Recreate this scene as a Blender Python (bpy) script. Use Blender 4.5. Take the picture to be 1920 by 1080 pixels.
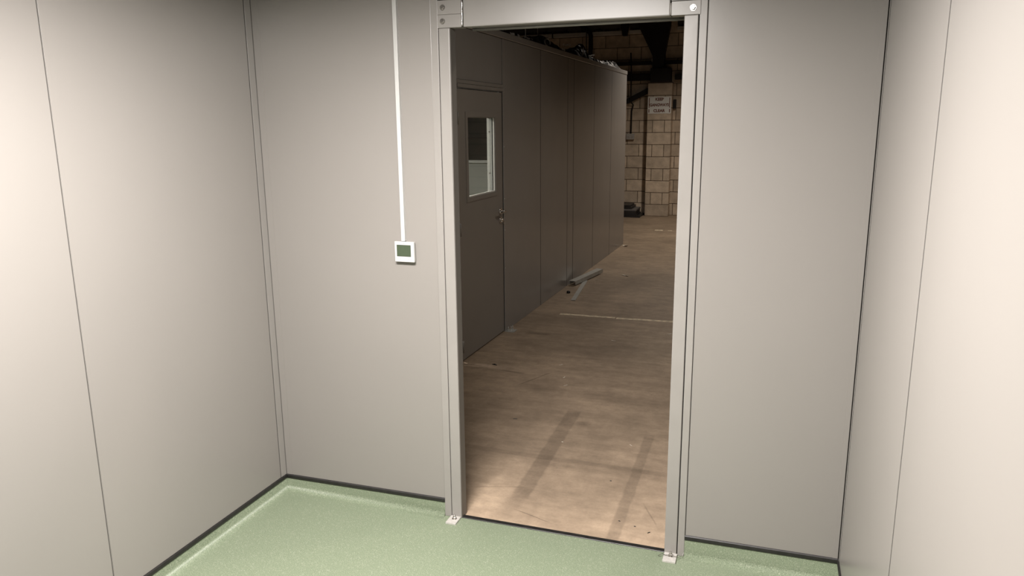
import bpy, bmesh, math, random
import numpy as np
from mathutils import Vector, Matrix

for o in list(bpy.data.objects):
    bpy.data.objects.remove(o)
scene = bpy.context.scene
COL = scene.collection

# ------------------------------------------------------------------ camera
H = 1.72                       # eye height
F = 1411.6                     # focal length in pixels of a 1920 px wide frame
YAW, PITCH, ROLL = -0.333913, -0.213678, -0.009008
_f = np.array([math.sin(YAW)*math.cos(PITCH), math.cos(YAW)*math.cos(PITCH), math.sin(PITCH)])
_r = np.array([math.cos(YAW), -math.sin(YAW), 0.0])
_u = np.cross(_r, _f)
RR = math.cos(ROLL)*_r + math.sin(ROLL)*_u
UU = -math.sin(ROLL)*_r + math.cos(ROLL)*_u
cam = bpy.data.cameras.new('camera')
cam.sensor_width = 36.0
cam.lens = F/1920*36
cam.clip_start = 0.02
camo = bpy.data.objects.new('camera', cam)
COL.objects.link(camo)
m = Matrix.Identity(4)
for i in range(3):
    m[i][0] = RR[i]; m[i][1] = UU[i]; m[i][2] = -_f[i]
m[2][3] = H
camo.matrix_world = m
scene.camera = camo

# ------------------------------------------------------------------ world, exposure, light levels
world = bpy.data.worlds.new('night')
scene.world = world
world.use_nodes = True
world.node_tree.nodes['Background'].inputs[0].default_value = (0.9, 0.85, 0.8, 1)
world.node_tree.nodes['Background'].inputs[1].default_value = 0.002
vs = scene.view_settings
vs.view_transform = 'Standard'
vs.look = 'None'
vs.gamma = 1.0
vs.use_curve_mapping = False
vs.exposure = 0.0
PANEL_POWER = 174.0             # watts of the louvred LED panel in this room's ceiling
PANEL_SPREAD = 180.0
CABIN_LIGHT = 50.0             # of the one inside the cabin
ADDED_BAY_POWER = 262.0             # watts of the unseen lamp added near the far wall
ADDED_NEAR_BAY_POWER = 118.0         # of the one added to brighten floor and cabin by the doorway
WARM = (1.0, 0.945, 0.91)

# ------------------------------------------------------------------ pixel -> place (photo pixels give directions, surfaces give distances)
def ray(x, y):
    return RR*((x-960)/F) - UU*((y-540)/F) + _f
def onz(x, y, z=0.0):
    d = ray(x, y); return Vector(d*((z-H)/d[2])) + Vector((0, 0, H))
def ony(x, y, Y):
    d = ray(x, y); return Vector(d*(Y/d[1])) + Vector((0, 0, H))

# ------------------------------------------------------------------ materials
def lnk(nt, a, b): nt.links.new(a, b)
def mat(name, col, rough=0.5, metal=0.0, var=0.0, vscale=3.0, bump=0.0, bscale=4.0, spec=0.5, coat=0.0, rnd=0.0):
    M = bpy.data.materials.new(name); M.use_nodes = True
    nt = M.node_tree; b = nt.nodes['Principled BSDF']
    b.inputs['Base Color'].default_value = (*col, 1)
    b.inputs['Roughness'].default_value = rough
    b.inputs['Metallic'].default_value = metal
    b.inputs['Specular IOR Level'].default_value = spec
    b.inputs['Coat Weight'].default_value = coat
    b.inputs['Coat Roughness'].default_value = 0.12
    tc = nt.nodes.new('ShaderNodeTexCoord')
    geo = nt.nodes.new('ShaderNodeNewGeometry')
    src = geo.outputs['Position']
    out = None
    if var > 0 or rnd > 0:
        n = nt.nodes.new('ShaderNodeTexNoise'); n.inputs['Scale'].default_value = vscale
        n.inputs['Detail'].default_value = 6
        lnk(nt, src, n.inputs['Vector'])
        mr = nt.nodes.new('ShaderNodeMapRange')
        mr.inputs['From Min'].default_value = 0.3; mr.inputs['From Max'].default_value = 0.7
        mr.inputs['To Min'].default_value = 1-var; mr.inputs['To Max'].default_value = 1+var
        lnk(nt, n.outputs['Fac'], mr.inputs['Value'])
        fac = mr.outputs['Result']
        if rnd > 0:
            oi = nt.nodes.new('ShaderNodeObjectInfo')
            mr2 = nt.nodes.new('ShaderNodeMapRange')
            mr2.inputs['To Min'].default_value = 1-rnd; mr2.inputs['To Max'].default_value = 1+rnd
            lnk(nt, oi.outputs['Random'], mr2.inputs['Value'])
            mm = nt.nodes.new('ShaderNodeMath'); mm.operation = 'MULTIPLY'
            lnk(nt, fac, mm.inputs[0]); lnk(nt, mr2.outputs['Result'], mm.inputs[1]); fac = mm.outputs[0]
        vm = nt.nodes.new('ShaderNodeVectorMath'); vm.operation = 'SCALE'
        vm.inputs[0].default_value = col
        lnk(nt, fac, vm.inputs['Scale'])
        lnk(nt, vm.outputs['Vector'], b.inputs['Base Color'])
    if bump > 0:
        n = nt.nodes.new('ShaderNodeTexNoise'); n.inputs['Scale'].default_value = bscale
        n.inputs['Detail'].default_value = 3
        lnk(nt, src, n.inputs['Vector'])
        bp = nt.nodes.new('ShaderNodeBump'); bp.inputs['Strength'].default_value = 1.0
        bp.inputs['Distance'].default_value = bump
        lnk(nt, n.outputs['Fac'], bp.inputs['Height'])
        lnk(nt, bp.outputs['Normal'], b.inputs['Normal'])
    return M

def emit(name, col, s):
    M = bpy.data.materials.new(name); M.use_nodes = True
    b = M.node_tree.nodes['Principled BSDF']
    b.inputs['Base Color'].default_value = (0.8, 0.8, 0.8, 1)
    b.inputs['Emission Color'].default_value = (*col, 1)
    b.inputs['Emission Strength'].default_value = s
    return M

def glass(name):
    M = bpy.data.materials.new(name); M.use_nodes = True
    nt = M.node_tree
    for n in list(nt.nodes):
        if n.type != 'OUTPUT_MATERIAL': nt.nodes.remove(n)
    out = nt.nodes['Material Output']
    t = nt.nodes.new('ShaderNodeBsdfTransparent'); t.inputs[0].default_value = (0.93, 0.95, 0.93, 1)
    g = nt.nodes.new('ShaderNodeBsdfGlossy'); g.inputs['Roughness'].default_value = 0.03
    lw = nt.nodes.new('ShaderNodeLayerWeight'); lw.inputs[0].default_value = 0.5
    pw = nt.nodes.new('ShaderNodeMath'); pw.operation = 'POWER'; pw.inputs[1].default_value = 5.0
    lnk(nt, lw.outputs['Facing'], pw.inputs[0])
    fr = nt.nodes.new('ShaderNodeMapRange'); fr.inputs['To Min'].default_value = 0.04; fr.inputs['To Max'].default_value = 0.9
    lnk(nt, pw.outputs[0], fr.inputs['Value'])
    mx = nt.nodes.new('ShaderNodeMixShader')
    lnk(nt, fr.outputs[0], mx.inputs[0]); lnk(nt, t.outputs[0], mx.inputs[1]); lnk(nt, g.outputs[0], mx.inputs[2])
    lnk(nt, mx.outputs[0], out.inputs['Surface'])
    return M

GREY = (0.245, 0.230, 0.214)
M_wall = mat('grey coated steel panel', GREY, 0.30, 0, 0.015, 2.0, 0.0006, 2.2)
M_frame = mat('grey painted steel', (0.262, 0.248, 0.232), 0.33, 0, 0.03, 9.0, 0.0002, 30)
M_ceil = mat('grey ceiling panel', (0.2, 0.19, 0.18), 0.4, 0, 0.01)
M_gap = mat('dark panel joint', (0.02, 0.019, 0.018), 0.8)
M_seal = mat('grey joint seal', (0.085, 0.08, 0.074), 0.7)
M_core = mat('panel core', (0.10, 0.095, 0.09), 0.8)
M_cabin = mat('cabin grey steel panel', (0.295, 0.28, 0.265), 0.22, 0, 0.05, 1.3, 0.0035, 2.2)
M_cabdoor = mat('cabin door steel', (0.28, 0.26, 0.24), 0.38, 0, 0.04, 2.0, 0.0010, 3.0)
M_black = mat('black rubber capping', (0.014, 0.013, 0.012), 0.45, 0, 0.3, 40)
M_white = mat('white plastic', (0.50, 0.50, 0.485), 0.4)
M_whitepaint = mat('white painted frame', (0.72, 0.71, 0.66), 0.4)
M_pale = mat('pale partition board', (0.50, 0.50, 0.45), 0.28, 0, 0.05, 3, 0.002, 4)
M_screen = mat('green liquid crystal screen', (0.058, 0.078, 0.048), 0.3, 0, 0.05, 60, spec=0.25)
M_screenline = mat('dark screen rim', (0.05, 0.05, 0.045), 0.4)
M_mark = mat('grey print', (0.30, 0.29, 0.28), 0.5)
M_zinc = mat('zinc plated steel', (0.55, 0.53, 0.50), 0.22, 1.0, 0.15, 60)
M_footp = mat('grey painted foot plate', (0.52, 0.50, 0.47), 0.4, 0.2, 0.1, 80)
M_galv = mat('galvanised steel channel', (0.50, 0.50, 0.47), 0.45, 0.3, 0.10, 18)
M_chrome = mat('satin chrome', (0.7, 0.68, 0.64), 0.2, 1.0)
M_poly = mat('black polythene', (0.010, 0.009, 0.008), 0.22, 0, 0.2, 10)
M_foil = mat('silver tape', (0.80, 0.78, 0.74), 0.3, 0.3, 0.2, 25)
M_steelblk = mat('dark painted steelwork', (0.012, 0.010, 0.009), 0.6, 0, 0.3, 5)
M_pipe = mat('black pipe', (0.010, 0.009, 0.008), 0.5)
M_gutter = mat('pale grey rail', (0.62, 0.60, 0.56), 0.6, 0, 0.15, 4)
M_block = mat('buff concrete block', (0.60, 0.495, 0.385), 0.9, 0, 0.16, 9, 0.004, 40, 0.2, 0, 0.13)
M_mortar = mat('dark mortar', (0.11, 0.085, 0.063), 0.95, 0, 0.2, 12)
M_roof = mat('dark roof sheet', (0.06, 0.055, 0.05), 0.8, 0, 0.2, 2)
M_sign = mat('sign board white', (0.85, 0.85, 0.82), 0.5)
M_signtxt = mat('sign red print', (0.17, 0.055, 0.028), 0.6)
M_paper = mat('scrap paper', (0.75, 0.70, 0.60), 0.7)
M_line = mat('worn cream floor paint', (0.80, 0.68, 0.50), 0.8, 0, 0.35, 25)
M_dark = mat('dark bung', (0.008, 0.007, 0.006), 0.5)
M_boards = mat('dark stacked sheet', (0.035, 0.033, 0.032), 0.45, 0.2, 0.3, 6)
M_glass = glass('window glass')
M_led = emit('led diffuser', WARM, 12.0)
M_led2 = emit('cabin led diffuser', WARM, CABIN_LIGHT)

def vinyl():
    M = mat('green safety vinyl', (0.30, 0.40, 0.25), 0.5, 0, 0, 1)
    nt = M.node_tree; b = nt.nodes['Principled BSDF']
    geo = nt.nodes.new('ShaderNodeNewGeometry')
    n = nt.nodes.new('ShaderNodeTexNoise'); n.inputs['Scale'].default_value = 340; n.inputs['Detail'].default_value = 3
    v = nt.nodes.new('ShaderNodeTexVoronoi'); v.inputs['Scale'].default_value = 330
    lnk(nt, geo.outputs['Position'], n.inputs['Vector']); lnk(nt, geo.outputs['Position'], v.inputs['Vector'])
    cr = nt.nodes.new('ShaderNodeValToRGB')
    e = cr.color_ramp.elements
    e[0].position = 0.30; e[0].color = (0.105, 0.135, 0.085, 1)
    e[1].position = 0.72; e[1].color = (0.315, 0.355, 0.255, 1)
    k = e.new(0.5); k.color = (0.183, 0.223, 0.148, 1)
    lnk(nt, n.outputs['Fac'], cr.inputs['Fac'])
    sp = nt.nodes.new('ShaderNodeSeparateColor'); lnk(nt, v.outputs['Color'], sp.inputs[0])
    gt = nt.nodes.new('ShaderNodeMapRange'); gt.inputs['From Min'].default_value = 0.90; gt.inputs['From Max'].default_value = 0.97
    lnk(nt, sp.outputs[0], gt.inputs['Value'])
    mx = nt.nodes.new('ShaderNodeMix'); mx.data_type = 'RGBA'
    mx.inputs['B'].default_value = (0.359, 0.378, 0.296, 1)
    sc = nt.nodes.new('ShaderNodeMath'); sc.operation = 'MULTIPLY'; sc.inputs[1].default_value = 0.6
    lnk(nt, gt.outputs[0], sc.inputs[0]); lnk(nt, sc.outputs[0], mx.inputs['Factor'])
    lnk(nt, cr.outputs['Color'], mx.inputs['A']); lnk(nt, mx.outputs['Result'], b.inputs['Base Color'])
    bp = nt.nodes.new('ShaderNodeBump'); bp.inputs['Distance'].default_value = 0.0005; bp.inputs['Strength'].default_value = 0.8
    lnk(nt, n.outputs['Fac'], bp.inputs['Height']); lnk(nt, bp.outputs['Normal'], b.inputs['Normal'])
    return M
M_vinyl = vinyl()

def concrete():
    M = bpy.data.materials.new('worn concrete'); M.use_nodes = True
    nt = M.node_tree; b = nt.nodes['Principled BSDF']; b.inputs['Roughness'].default_value = 0.55
    b.inputs['Specular IOR Level'].default_value = 0.35
    geo = nt.nodes.new('ShaderNodeNewGeometry'); pos = geo.outputs['Position']
    def noise(s, det=6, rough=0.6):
        n = nt.nodes.new('ShaderNodeTexNoise'); n.inputs['Scale'].default_value = s
        n.inputs['Detail'].default_value = det; n.inputs['Roughness'].default_value = rough
        lnk(nt, pos, n.inputs['Vector']); return n
    def rng(sock, a, c, lo, hi):
        r = nt.nodes.new('ShaderNodeMapRange'); r.interpolation_type = 'SMOOTHSTEP'
        r.inputs['From Min'].default_value = a; r.inputs['From Max'].default_value = c
        r.inputs['To Min'].default_value = lo; r.inputs['To Max'].default_value = hi
        lnk(nt, sock, r.inputs['Value']); return r.outputs['Result']
    def mth(op, a, c=None):
        x = nt.nodes.new('ShaderNodeMath'); x.operation = op
        for i, s in enumerate((a, c)):
            if s is None: continue
            if isinstance(s, (int, float)): x.inputs[i].default_value = s
            else: lnk(nt, s, x.inputs[i])
        return x.outputs[0]
    # wobbled coordinates for stain outlines
    nw = noise(9, 4)
    va = nt.nodes.new('ShaderNodeVectorMath'); va.operation = 'SUBTRACT'; va.inputs[1].default_value = (0.5, 0.5, 0.5)
    lnk(nt, nw.outputs['Color'], va.inputs[0])
    vsx = nt.nodes.new('ShaderNodeVectorMath'); vsx.operation = 'SCALE'; vsx.inputs['Scale'].default_value = 0.022
    lnk(nt, va.outputs[0], vsx.inputs[0])
    vad = nt.nodes.new('ShaderNodeVectorMath'); vad.operation = 'ADD'
    lnk(nt, pos, vad.inputs[0]); lnk(nt, vsx.outputs[0], vad.inputs[1])
    sep = nt.nodes.new('ShaderNodeSeparateXYZ'); lnk(nt, vad.outputs[0], sep.inputs[0])
    X, Y = sep.outputs[0], sep.outputs[1]
    def seg(x0, y0, x1, y1, hw, soft):
        L = math.hypot(x1-x0, y1-y0); dx, dy = (x1-x0)/L, (y1-y0)/L
        px = mth('SUBTRACT', X, (x0+x1)/2); py = mth('SUBTRACT', Y, (y0+y1)/2)
        along = mth('ABSOLUTE', mth('ADD', mth('MULTIPLY', px, dx), mth('MULTIPLY', py, dy)))
        across = mth('ABSOLUTE', mth('ADD', mth('MULTIPLY', px, -dy), mth('MULTIPLY', py, dx)))
        a = rng(across, hw-soft, hw+soft, 1, 0)
        c = rng(along, L/2-0.04, L/2+0.04, 1, 0)
        return mth('MULTIPLY', a, c)
    base = noise(1.3, 8, 0.62); fine = noise(14, 6, 0.7); big = noise(0.55, 3, 0.5); sand = noise(120, 3, 0.7)
    val = mth('MULTIPLY', rng(base.outputs['Fac'], 0.3, 0.7, 0.80, 1.14), rng(fine.outputs['Fac'], 0.25, 0.75, 0.86, 1.10))
    val = mth('MULTIPLY', val, rng(big.outputs['Fac'], 0.35, 0.65, 0.86, 1.06))
    val = mth('MULTIPLY', val, rng(sand.outputs['Fac'], 0.25, 0.75, 0.94, 1.05))
    mpv = nt.nodes.new('ShaderNodeVectorMath'); mpv.operation = 'MULTIPLY'; mpv.inputs[1].default_value = (3.0, 11.0, 1.0)
    lnk(nt, pos, mpv.inputs[0])
    st = nt.nodes.new('ShaderNodeTexNoise'); st.inputs['Scale'].default_value = 1.0; st.inputs['Detail'].default_value = 7; st.inputs['Roughness'].default_value = 0.68
    lnk(nt, mpv.outputs[0], st.inputs['Vector'])
    val = mth('MULTIPLY', val, rng(st.outputs['Fac'], 0.28, 0.72, 0.84, 1.15))
    pit = noise(38, 3, 0.6)
    val = mth('MULTIPLY', val, rng(pit.outputs['Fac'], 0.66, 0.78, 1.0, 0.72))
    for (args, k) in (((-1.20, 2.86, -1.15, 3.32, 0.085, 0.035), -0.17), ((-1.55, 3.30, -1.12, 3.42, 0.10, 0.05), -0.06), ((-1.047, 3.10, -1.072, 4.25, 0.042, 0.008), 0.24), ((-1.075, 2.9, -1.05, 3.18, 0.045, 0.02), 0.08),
                      ((-0.556, 2.84, -0.575, 4.0, 0.026, 0.006), 0.22),
                      ((-1.60, 3.565, -0.30, 3.545, 0.024, 0.012), 0.20),
                      ((-1.5, 5.345, -0.5, 5.345, 0.018, 0.02), -0.14), ((-1.45, 4.55, -0.5, 4.50, 0.05, 0.04), 0.16),
                      ((-1.9, 5.85, -1.70, 5.86, 0.03, 0.02), 0.35), ((-1.0, 4.06, -0.95, 4.08, 0.03, 0.02), 0.4),
                      ((-1.30, 3.13, -1.08, 3.20, 0.0025, 0.002), 0.4), ((-1.02, 2.98, -0.86, 2.93, 0.0025, 0.002), 0.45),
                      ((-0.47, 3.2, -0.40, 3.05, 0.003, 0.003), 0.3), ((-1.40, 8.6, -1.1, 8.75, 0.06, 0.05), 0.2),
                      ((-1.55, 4.6, -1.42, 4.9, 0.006, 0.005), 0.35), ((-1.75, 4.85, -1.6, 4.83, 0.012, 0.01), 0.4)):
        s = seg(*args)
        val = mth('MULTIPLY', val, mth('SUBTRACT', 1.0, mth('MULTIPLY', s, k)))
    cmx = nt.nodes.new('ShaderNodeMix'); cmx.data_type = 'RGBA'
    cmx.inputs['A'].default_value = (0.385, 0.297, 0.211, 1); cmx.inputs['B'].default_value = (0.41, 0.308, 0.220, 1)
    lnk(nt, big.outputs['Fac'], cmx.inputs['Factor'])
    vm = nt.nodes.new('ShaderNodeVectorMath'); vm.operation = 'SCALE'
    lnk(nt, cmx.outputs['Result'], vm.inputs[0]); lnk(nt, val, vm.inputs['Scale'])
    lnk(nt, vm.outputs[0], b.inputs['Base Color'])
    bp = nt.nodes.new('ShaderNodeBump'); bp.inputs['Distance'].default_value = 0.002; bp.inputs['Strength'].default_value = 0.5
    lnk(nt, fine.outputs['Fac'], bp.inputs['Height']); lnk(nt, bp.outputs['Normal'], b.inputs['Normal'])
    return M
M_conc = concrete()

# ------------------------------------------------------------------ mesh helpers
def obj(name, bm, material, parent=None, smooth=False):
    me = bpy.data.meshes.new(name)
    bmesh.ops.recalc_face_normals(bm, faces=bm.faces)
    if smooth:
        for f in bm.faces: f.smooth = True
    bm.to_mesh(me); bm.free()
    me.materials.append(material)
    o = bpy.data.objects.new(name, me); COL.objects.link(o)
    if parent is not None: o.parent = parent
    return o
def tag(o, label, cat, group=None):
    o['label'] = label; o['category'] = cat
    if group: o['group'] = group
    return o
def thing(name, label, cat, loc=(0, 0, 0), rotz=0.0, group=None):
    o = bpy.data.objects.new(name, None); COL.objects.link(o)
    o.empty_display_size = 0.1
    o.location = loc; o.rotation_euler = (0, 0, rotz)
    return tag(o, label, cat, group)
def struct(o, label=None):
    o['kind'] = 'structure'
    if label: o['label'] = label
    return o
def box(x0, x1, y0, y1, z0, z1, bev=0.0, segs=1, bm=None):
    b = bmesh.new()
    v = [b.verts.new((x, y, z)) for x in (x0, x1) for y in (y0, y1) for z in (z0, z1)]
    for f in ((0, 1, 3, 2), (4, 6, 7, 5), (0, 4, 5, 1), (2, 3, 7, 6), (0, 2, 6, 4), (1, 5, 7, 3)):
        b.faces.new([v[i] for i in f])
    if bev > 0:
        bmesh.ops.bevel(b, geom=list(b.edges), offset=bev, segments=segs, affect='EDGES', profile=0.5)
    if bm is None: return b
    merge(bm, b); return bm
def merge(dst, src):
    mp = {v: dst.verts.new(v.co) for v in src.verts}
    for f in src.faces: 
        nf = dst.faces.new([mp[v] for v in f.verts]); nf.smooth = f.smooth
    src.free()
def prism(pts, axis, a, c, bm=None):
    """outline pts in the two other axes, extruded along axis from a to c"""
    b = bmesh.new() if bm is None else bm
    def P(p, t):
        if axis == 'x': return (t, p[0], p[1])
        if axis == 'y': return (p[0], t, p[1])
        return (p[0], p[1], t)
    A = [b.verts.new(P(p, a)) for p in pts]; C = [b.verts.new(P(p, c)) for p in pts]
    n = len(pts)
    b.faces.new(A); b.faces.new(C[::-1])
    for i in range(n): b.faces.new((A[i], A[(i+1) % n], C[(i+1) % n], C[i]))
    return b
def tube(path, r, seg=8, bm=None, caps=True):
    b = bmesh.new() if bm is None else bm
    pts = [Vector(p) for p in path]; rings = []
    up = None
    for i, p in enumerate(pts):
        d = (pts[min(i+1, len(pts)-1)] - pts[max(i-1, 0)]).normalized()
        if up is None:
            up = Vector((0, 0, 1)) if abs(d.z) < 0.9 else Vector((1, 0, 0))
        s = d.cross(up).normalized(); up = s.cross(d).normalized()
        rad = r[i] if isinstance(r, (list, tuple)) else r
        rings.append([b.verts.new(p + (s*math.cos(2*math.pi*k/seg) + up*math.sin(2*math.pi*k/seg))*rad) for k in range(seg)])
    for a, c in zip(rings, rings[1:]):
        for k in range(seg):
            f = b.faces.new((a[k], a[(k+1) % seg], c[(k+1) % seg], c[k])); f.smooth = seg > 6
    if caps:
        b.faces.new(rings[0][::-1]); b.faces.new(rings[-1])
    return b
def hexbolt(c, n, r, hgt, washer=True):
    """bolt head: washer disc + hex head, axis n"""
    c = Vector(c); n = Vector(n).normalized(); b = bmesh.new()
    if washer: tube([c, c+n*hgt*0.22], r*1.28, 20, b)
    t = tube([c+n*hgt*0.2, c+n*hgt*0.85, c+n*hgt], [r, r, r*0.82], 6, b)
    return b

# ================================================================== THE ROOM
XL, XR, YF, YB, ZC = -2.148, 0.320, 2.832, -2.2, 2.45
PX = (-1.309, -1.276, -1.229)          # left frame: flange edge, seam, post inner edge
QX = (-0.332, -0.282, -0.253)          # right frame: post inner edge, seam, flange edge
TH = 0.05
def ztop(x): return 0.077 + (0.100-0.077)*(x-XL)/(XR-XL)

# --- floor with coved edge, one sheet
def floor_mesh():
    b = bmesh.new()
    prof = [(0.044, 0.0), (0.029, 0.0004)]
    for k in range(1, 9):
        a = k/8*math.pi/2
        prof.append((0.027-0.024*math.sin(a), 0.0006+0.023*(1-math.cos(a))))
    prof.append((0.0025, None))
    xd0, xd1 = PX[0], QX[2]
    loops = []
    for d, z in prof:
        def zz(x, z=z): return z if z is not None else ztop(x)-0.012
        pts = [(XL+d, YB+d), (XR-d, YB+d), (XR-d, YF-d), (xd1, YF-d), (xd0, YF-d), (XL+d, YF-d)]
        loops.append([b.verts.new((x, y, zz(x))) for x, y in pts])
    for a, c in zip(loops, loops[1:]):
        for i in range(6):
            if i == 3: continue
            f = b.faces.new((a[i], a[(i+1) % 6], c[(i+1) % 6], c[i])); f.smooth = True
    b.faces.new(loops[0])
    # flat tongue into the doorway
    y1 = 2.833
    for i in (3, 4):                   # close the coving where it stops against the frame
        e = b.verts.new((loops[0][i].co.x, YF-0.002, 0.0))
        b.faces.new([lp[i] for lp in loops] + [e])
    t = [b.verts.new(p) for p in ((xd0, y1, 0), (xd1, y1, 0))]
    b.faces.new((loops[0][4], loops[0][3], t[1], t[0]))
    return b
floor = struct(obj('floor', floor_mesh(), M_vinyl), 'pale green speckled vinyl floor of the small room, coved up the walls')
for f in floor.data.polygons: pass

# --- black capping strips on the coving, threshold strip
def strip(name, a, c, n, za, zc):
    """a->c line on the wall, n inward normal, z of the top at both ends"""
    b = bmesh.new()
    a = Vector((*a, 0)); c = Vector((*c, 0)); n = Vector((*n, 0))
    pf = [(0.0, -0.019), (0.0055, -0.019), (0.007, -0.012), (0.006, -0.004), (0.003, 0.0), (0.0, 0.0)]
    R = [[b.verts.new(p + n*d + Vector((0, 0, z+dz))) for d, dz in pf] for p, z in ((a, za), (c, zc))]
    k = len(pf)
    for i in range(k): b.faces.new((R[0][i], R[0][(i+1) % k], R[1][(i+1) % k], R[1][i]))
    b.faces.new(R[0]); b.faces.new(R[1][::-1])
    return struct(obj(name, b, M_black))
strip('trim_1', (XL, YB), (XL, YF), (1, 0), ztop(XL), ztop(XL))
strip('trim_2', (XL, YF), (PX[0], YF), (0, -1), ztop(XL), ztop(PX[0]))
strip('trim_3', (QX[2], YF), (XR, YF), (0, -1), ztop(QX[2]), ztop(XR))
strip('trim_4', (XR, YF), (XR, YB), (-1, 0), ztop(XR), ztop(XR))
strip('trim_5', (XR, YB), (XL, YB), (0, 1), ztop(XR), ztop(XL))
struct(obj('trim_6', box(PX[2]-0.004, QX[0]+0.004, 2.833, 2.858, -0.004, 0.0035, 0.0015), M_black), 'black threshold strip across the open doorway')

# --- panel walls: dark core with panels proud of it, thin joints between
def wall(name, x0, x1, y0, y1, z0, z1, label):
    return struct(obj(name, box(x0, x1, y0, y1, z0, z1), M_core), label)
def panel(parent, x0, x1, y0, y1, z0, z1, material=M_wall, name='panel', bev=0.0018):
    return obj(name, box(x0, x1, y0, y1, z0, z1, bev, 2), material, parent)
ZP = 0.03
wl = wall('wall_left', XL-TH, XL-0.006, YB-TH, YF+TH, 0.0, ZC, 'grey steel panel wall on the left of the room')
ys = [YB, -1.185, -0.185, 0.815, 1.814, 2.788]
for a, c in zip(ys, ys[1:]):
    panel(wl, XL-0.008, XL, a+0.0012, c-0.0012, ZP, ZC)
for y in (0.815, 1.814):               # cover strip beside each joint
    panel(wl, XL-0.001, XL+0.0014, y+0.003, y+0.018, ZP, ZC, M_wall, 'joint_strip', 0.0006)
    panel(wl, XL-0.001, XL+0.0007, y+0.018, y+0.031, ZP, ZC, M_wall, 'joint_strip', 0.0003)
# corner angle: two legs
cb = box(XL-0.006, XL+0.0015, 2.7905, YF, ZP, ZC, 0.0006)
obj('corner_trim', cb, M_frame, wl)
obj('joint_seal', box(XL-0.006, XL+0.0004, 2.7875, 2.7907, ZP, ZC), M_seal, wl)
obj('joint_seal', box(XL+0.0012, XL+0.0036, YF-0.0030, YF-0.0005, ZP, ZC), M_seal, wl)
obj('joint_seal', box(XL-0.006, XL+0.0002, 1.8128, 1.8156, ZP, ZC), M_seal, wl)

wr = wall('wall_right', XR+0.006, XR+TH, YB-TH, YF+TH, 0.0, ZC, 'glossy grey steel panel wall close on the right')
ys = [YB, -1.165, -0.165, 0.835, 1.832, 2.808]
for a, c in zip(ys, ys[1:]):
    panel(wr, XR, XR+0.008, a+0.0012, c-0.0012, ZP, ZC)
for y in (0.835, 1.832):
    panel(wr, XR-0.0014, XR+0.001, y+0.003, y+0.028, ZP, ZC, M_wall, 'joint_strip', 0.0006)
obj('corner_trim', box(XR-0.0012, XR+0.006, 2.8105, YF-0.004, ZP, ZC, 0.0006), M_frame, wr)
obj('joint_seal', box(XR-0.0006, XR+0.006, 2.8065, 2.8112, ZP, ZC), M_gap, wr)
obj('joint_seal', box(XR-0.0005, XR+0.006, 1.8300, 1.8345, ZP, ZC), M_seal, wr)

wf = wall('wall_front', XL-TH, PX[0]+0.01, YF+0.006, YF+TH, 0.0, ZC, 'grey steel panel wall with the open doorway in it')
panel(wf, XL+0.034, PX[0]-0.001, YF, YF+0.008, ZP, ZC)
obj('corner_trim', box(XL, XL+0.0350, YF-0.0008, YF+0.006, ZP, ZC, 0.0004), M_wall, wf)
obj('wall_core', box(QX[2]-0.01, XR+TH, YF+0.006, YF+TH, 0.0, ZC), M_core, wf)
panel(wf, QX[2]+0.002, XR-0.020, YF, YF+0.008, ZP, ZC)
obj('corner_trim', box(XR-0.0215, XR-0.004, YF-0.0010, YF+0.006, ZP, ZC, 0.0005), M_wall, wf)
obj('wall_core', box(PX[0]+0.01, QX[2]-0.01, YF+0.006, YF+TH, 2.2, ZC), M_core, wf)
panel(wf, PX[0]+0.001, QX[2]-0.001, YF, YF+0.008, 2.20, ZC)
for x0, x1 in ((XL-TH, PX[0]), (QX[2], XR+TH)):     # outer skin towards the warehouse
    panel(wf, x0, x1, YF+TH, YF+TH+0.008, 0.0, ZC)
panel(wf, PX[0], QX[2], YF+TH, YF+TH+0.008, 2.195, ZC)

wb = wall('wall_back', XL-TH, XR+TH, YB-TH, YB-0.006, 0.0, ZC, 'grey steel panel wall behind the viewer')
xs = [XL, -1.3, -0.45, XR]
for a, c in zip(xs, xs[1:]): panel(wb, a+0.0012, c-0.0012, YB-0.008, YB, ZP, ZC)

ce = struct(obj('ceiling', box(XL-TH, XR+TH, YB-TH, YF+TH+0.008, ZC+0.008, ZC+0.06), M_core), 'grey panel ceiling of the small room')
xs = [XL, -1.3, -0.45, XR]
for a, c in zip(xs, xs[1:]): panel(ce, a+0.001, c-0.001, YB, YF, ZC, ZC+0.01, M_ceil)

# --- LED panel in the ceiling
LZ = 2.31
lp = thing('ceiling_light', 'long white led panel mounted under the grey ceiling of the room', 'ceiling light', (-0.93, 1.29, LZ))
LW, LD = 0.42, 0.22                    # half length and half depth
obj('housing', box(-LW+0.005, LW-0.005, -LD+0.005, LD-0.005, 0.0145, ZC-LZ, 0.004), M_white, lp)
lb = bmesh.new()
for a in ((-LW, LW, -LD, -LD+0.015), (-LW, LW, LD-0.015, LD), (-LW, -LW+0.015, -LD+0.015, LD-0.015), (LW-0.015, LW, -LD+0.015, LD-0.015)):
    box(*a, 0.0, 0.014, 0, 1, lb)
obj('frame', lb, M_white, lp)
obj('diffuser', box(-LW+0.015, LW-0.015, -LD+0.015, LD-0.015, 0.003, 0.012), M_led, lp)
ad = bpy.data.lights.new('panel_light', 'AREA'); ad.shape = 'RECTANGLE'; ad.size = 2*LW-0.04; ad.size_y = 2*LD-0.04
ad.energy = PANEL_POWER; ad.color = WARM; ad.spread = math.radians(PANEL_SPREAD)
ao = bpy.data.objects.new('panel_light', ad); COL.objects.link(ao); ao.parent = lp; ao.location = (0, 0, 0.001)

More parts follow.
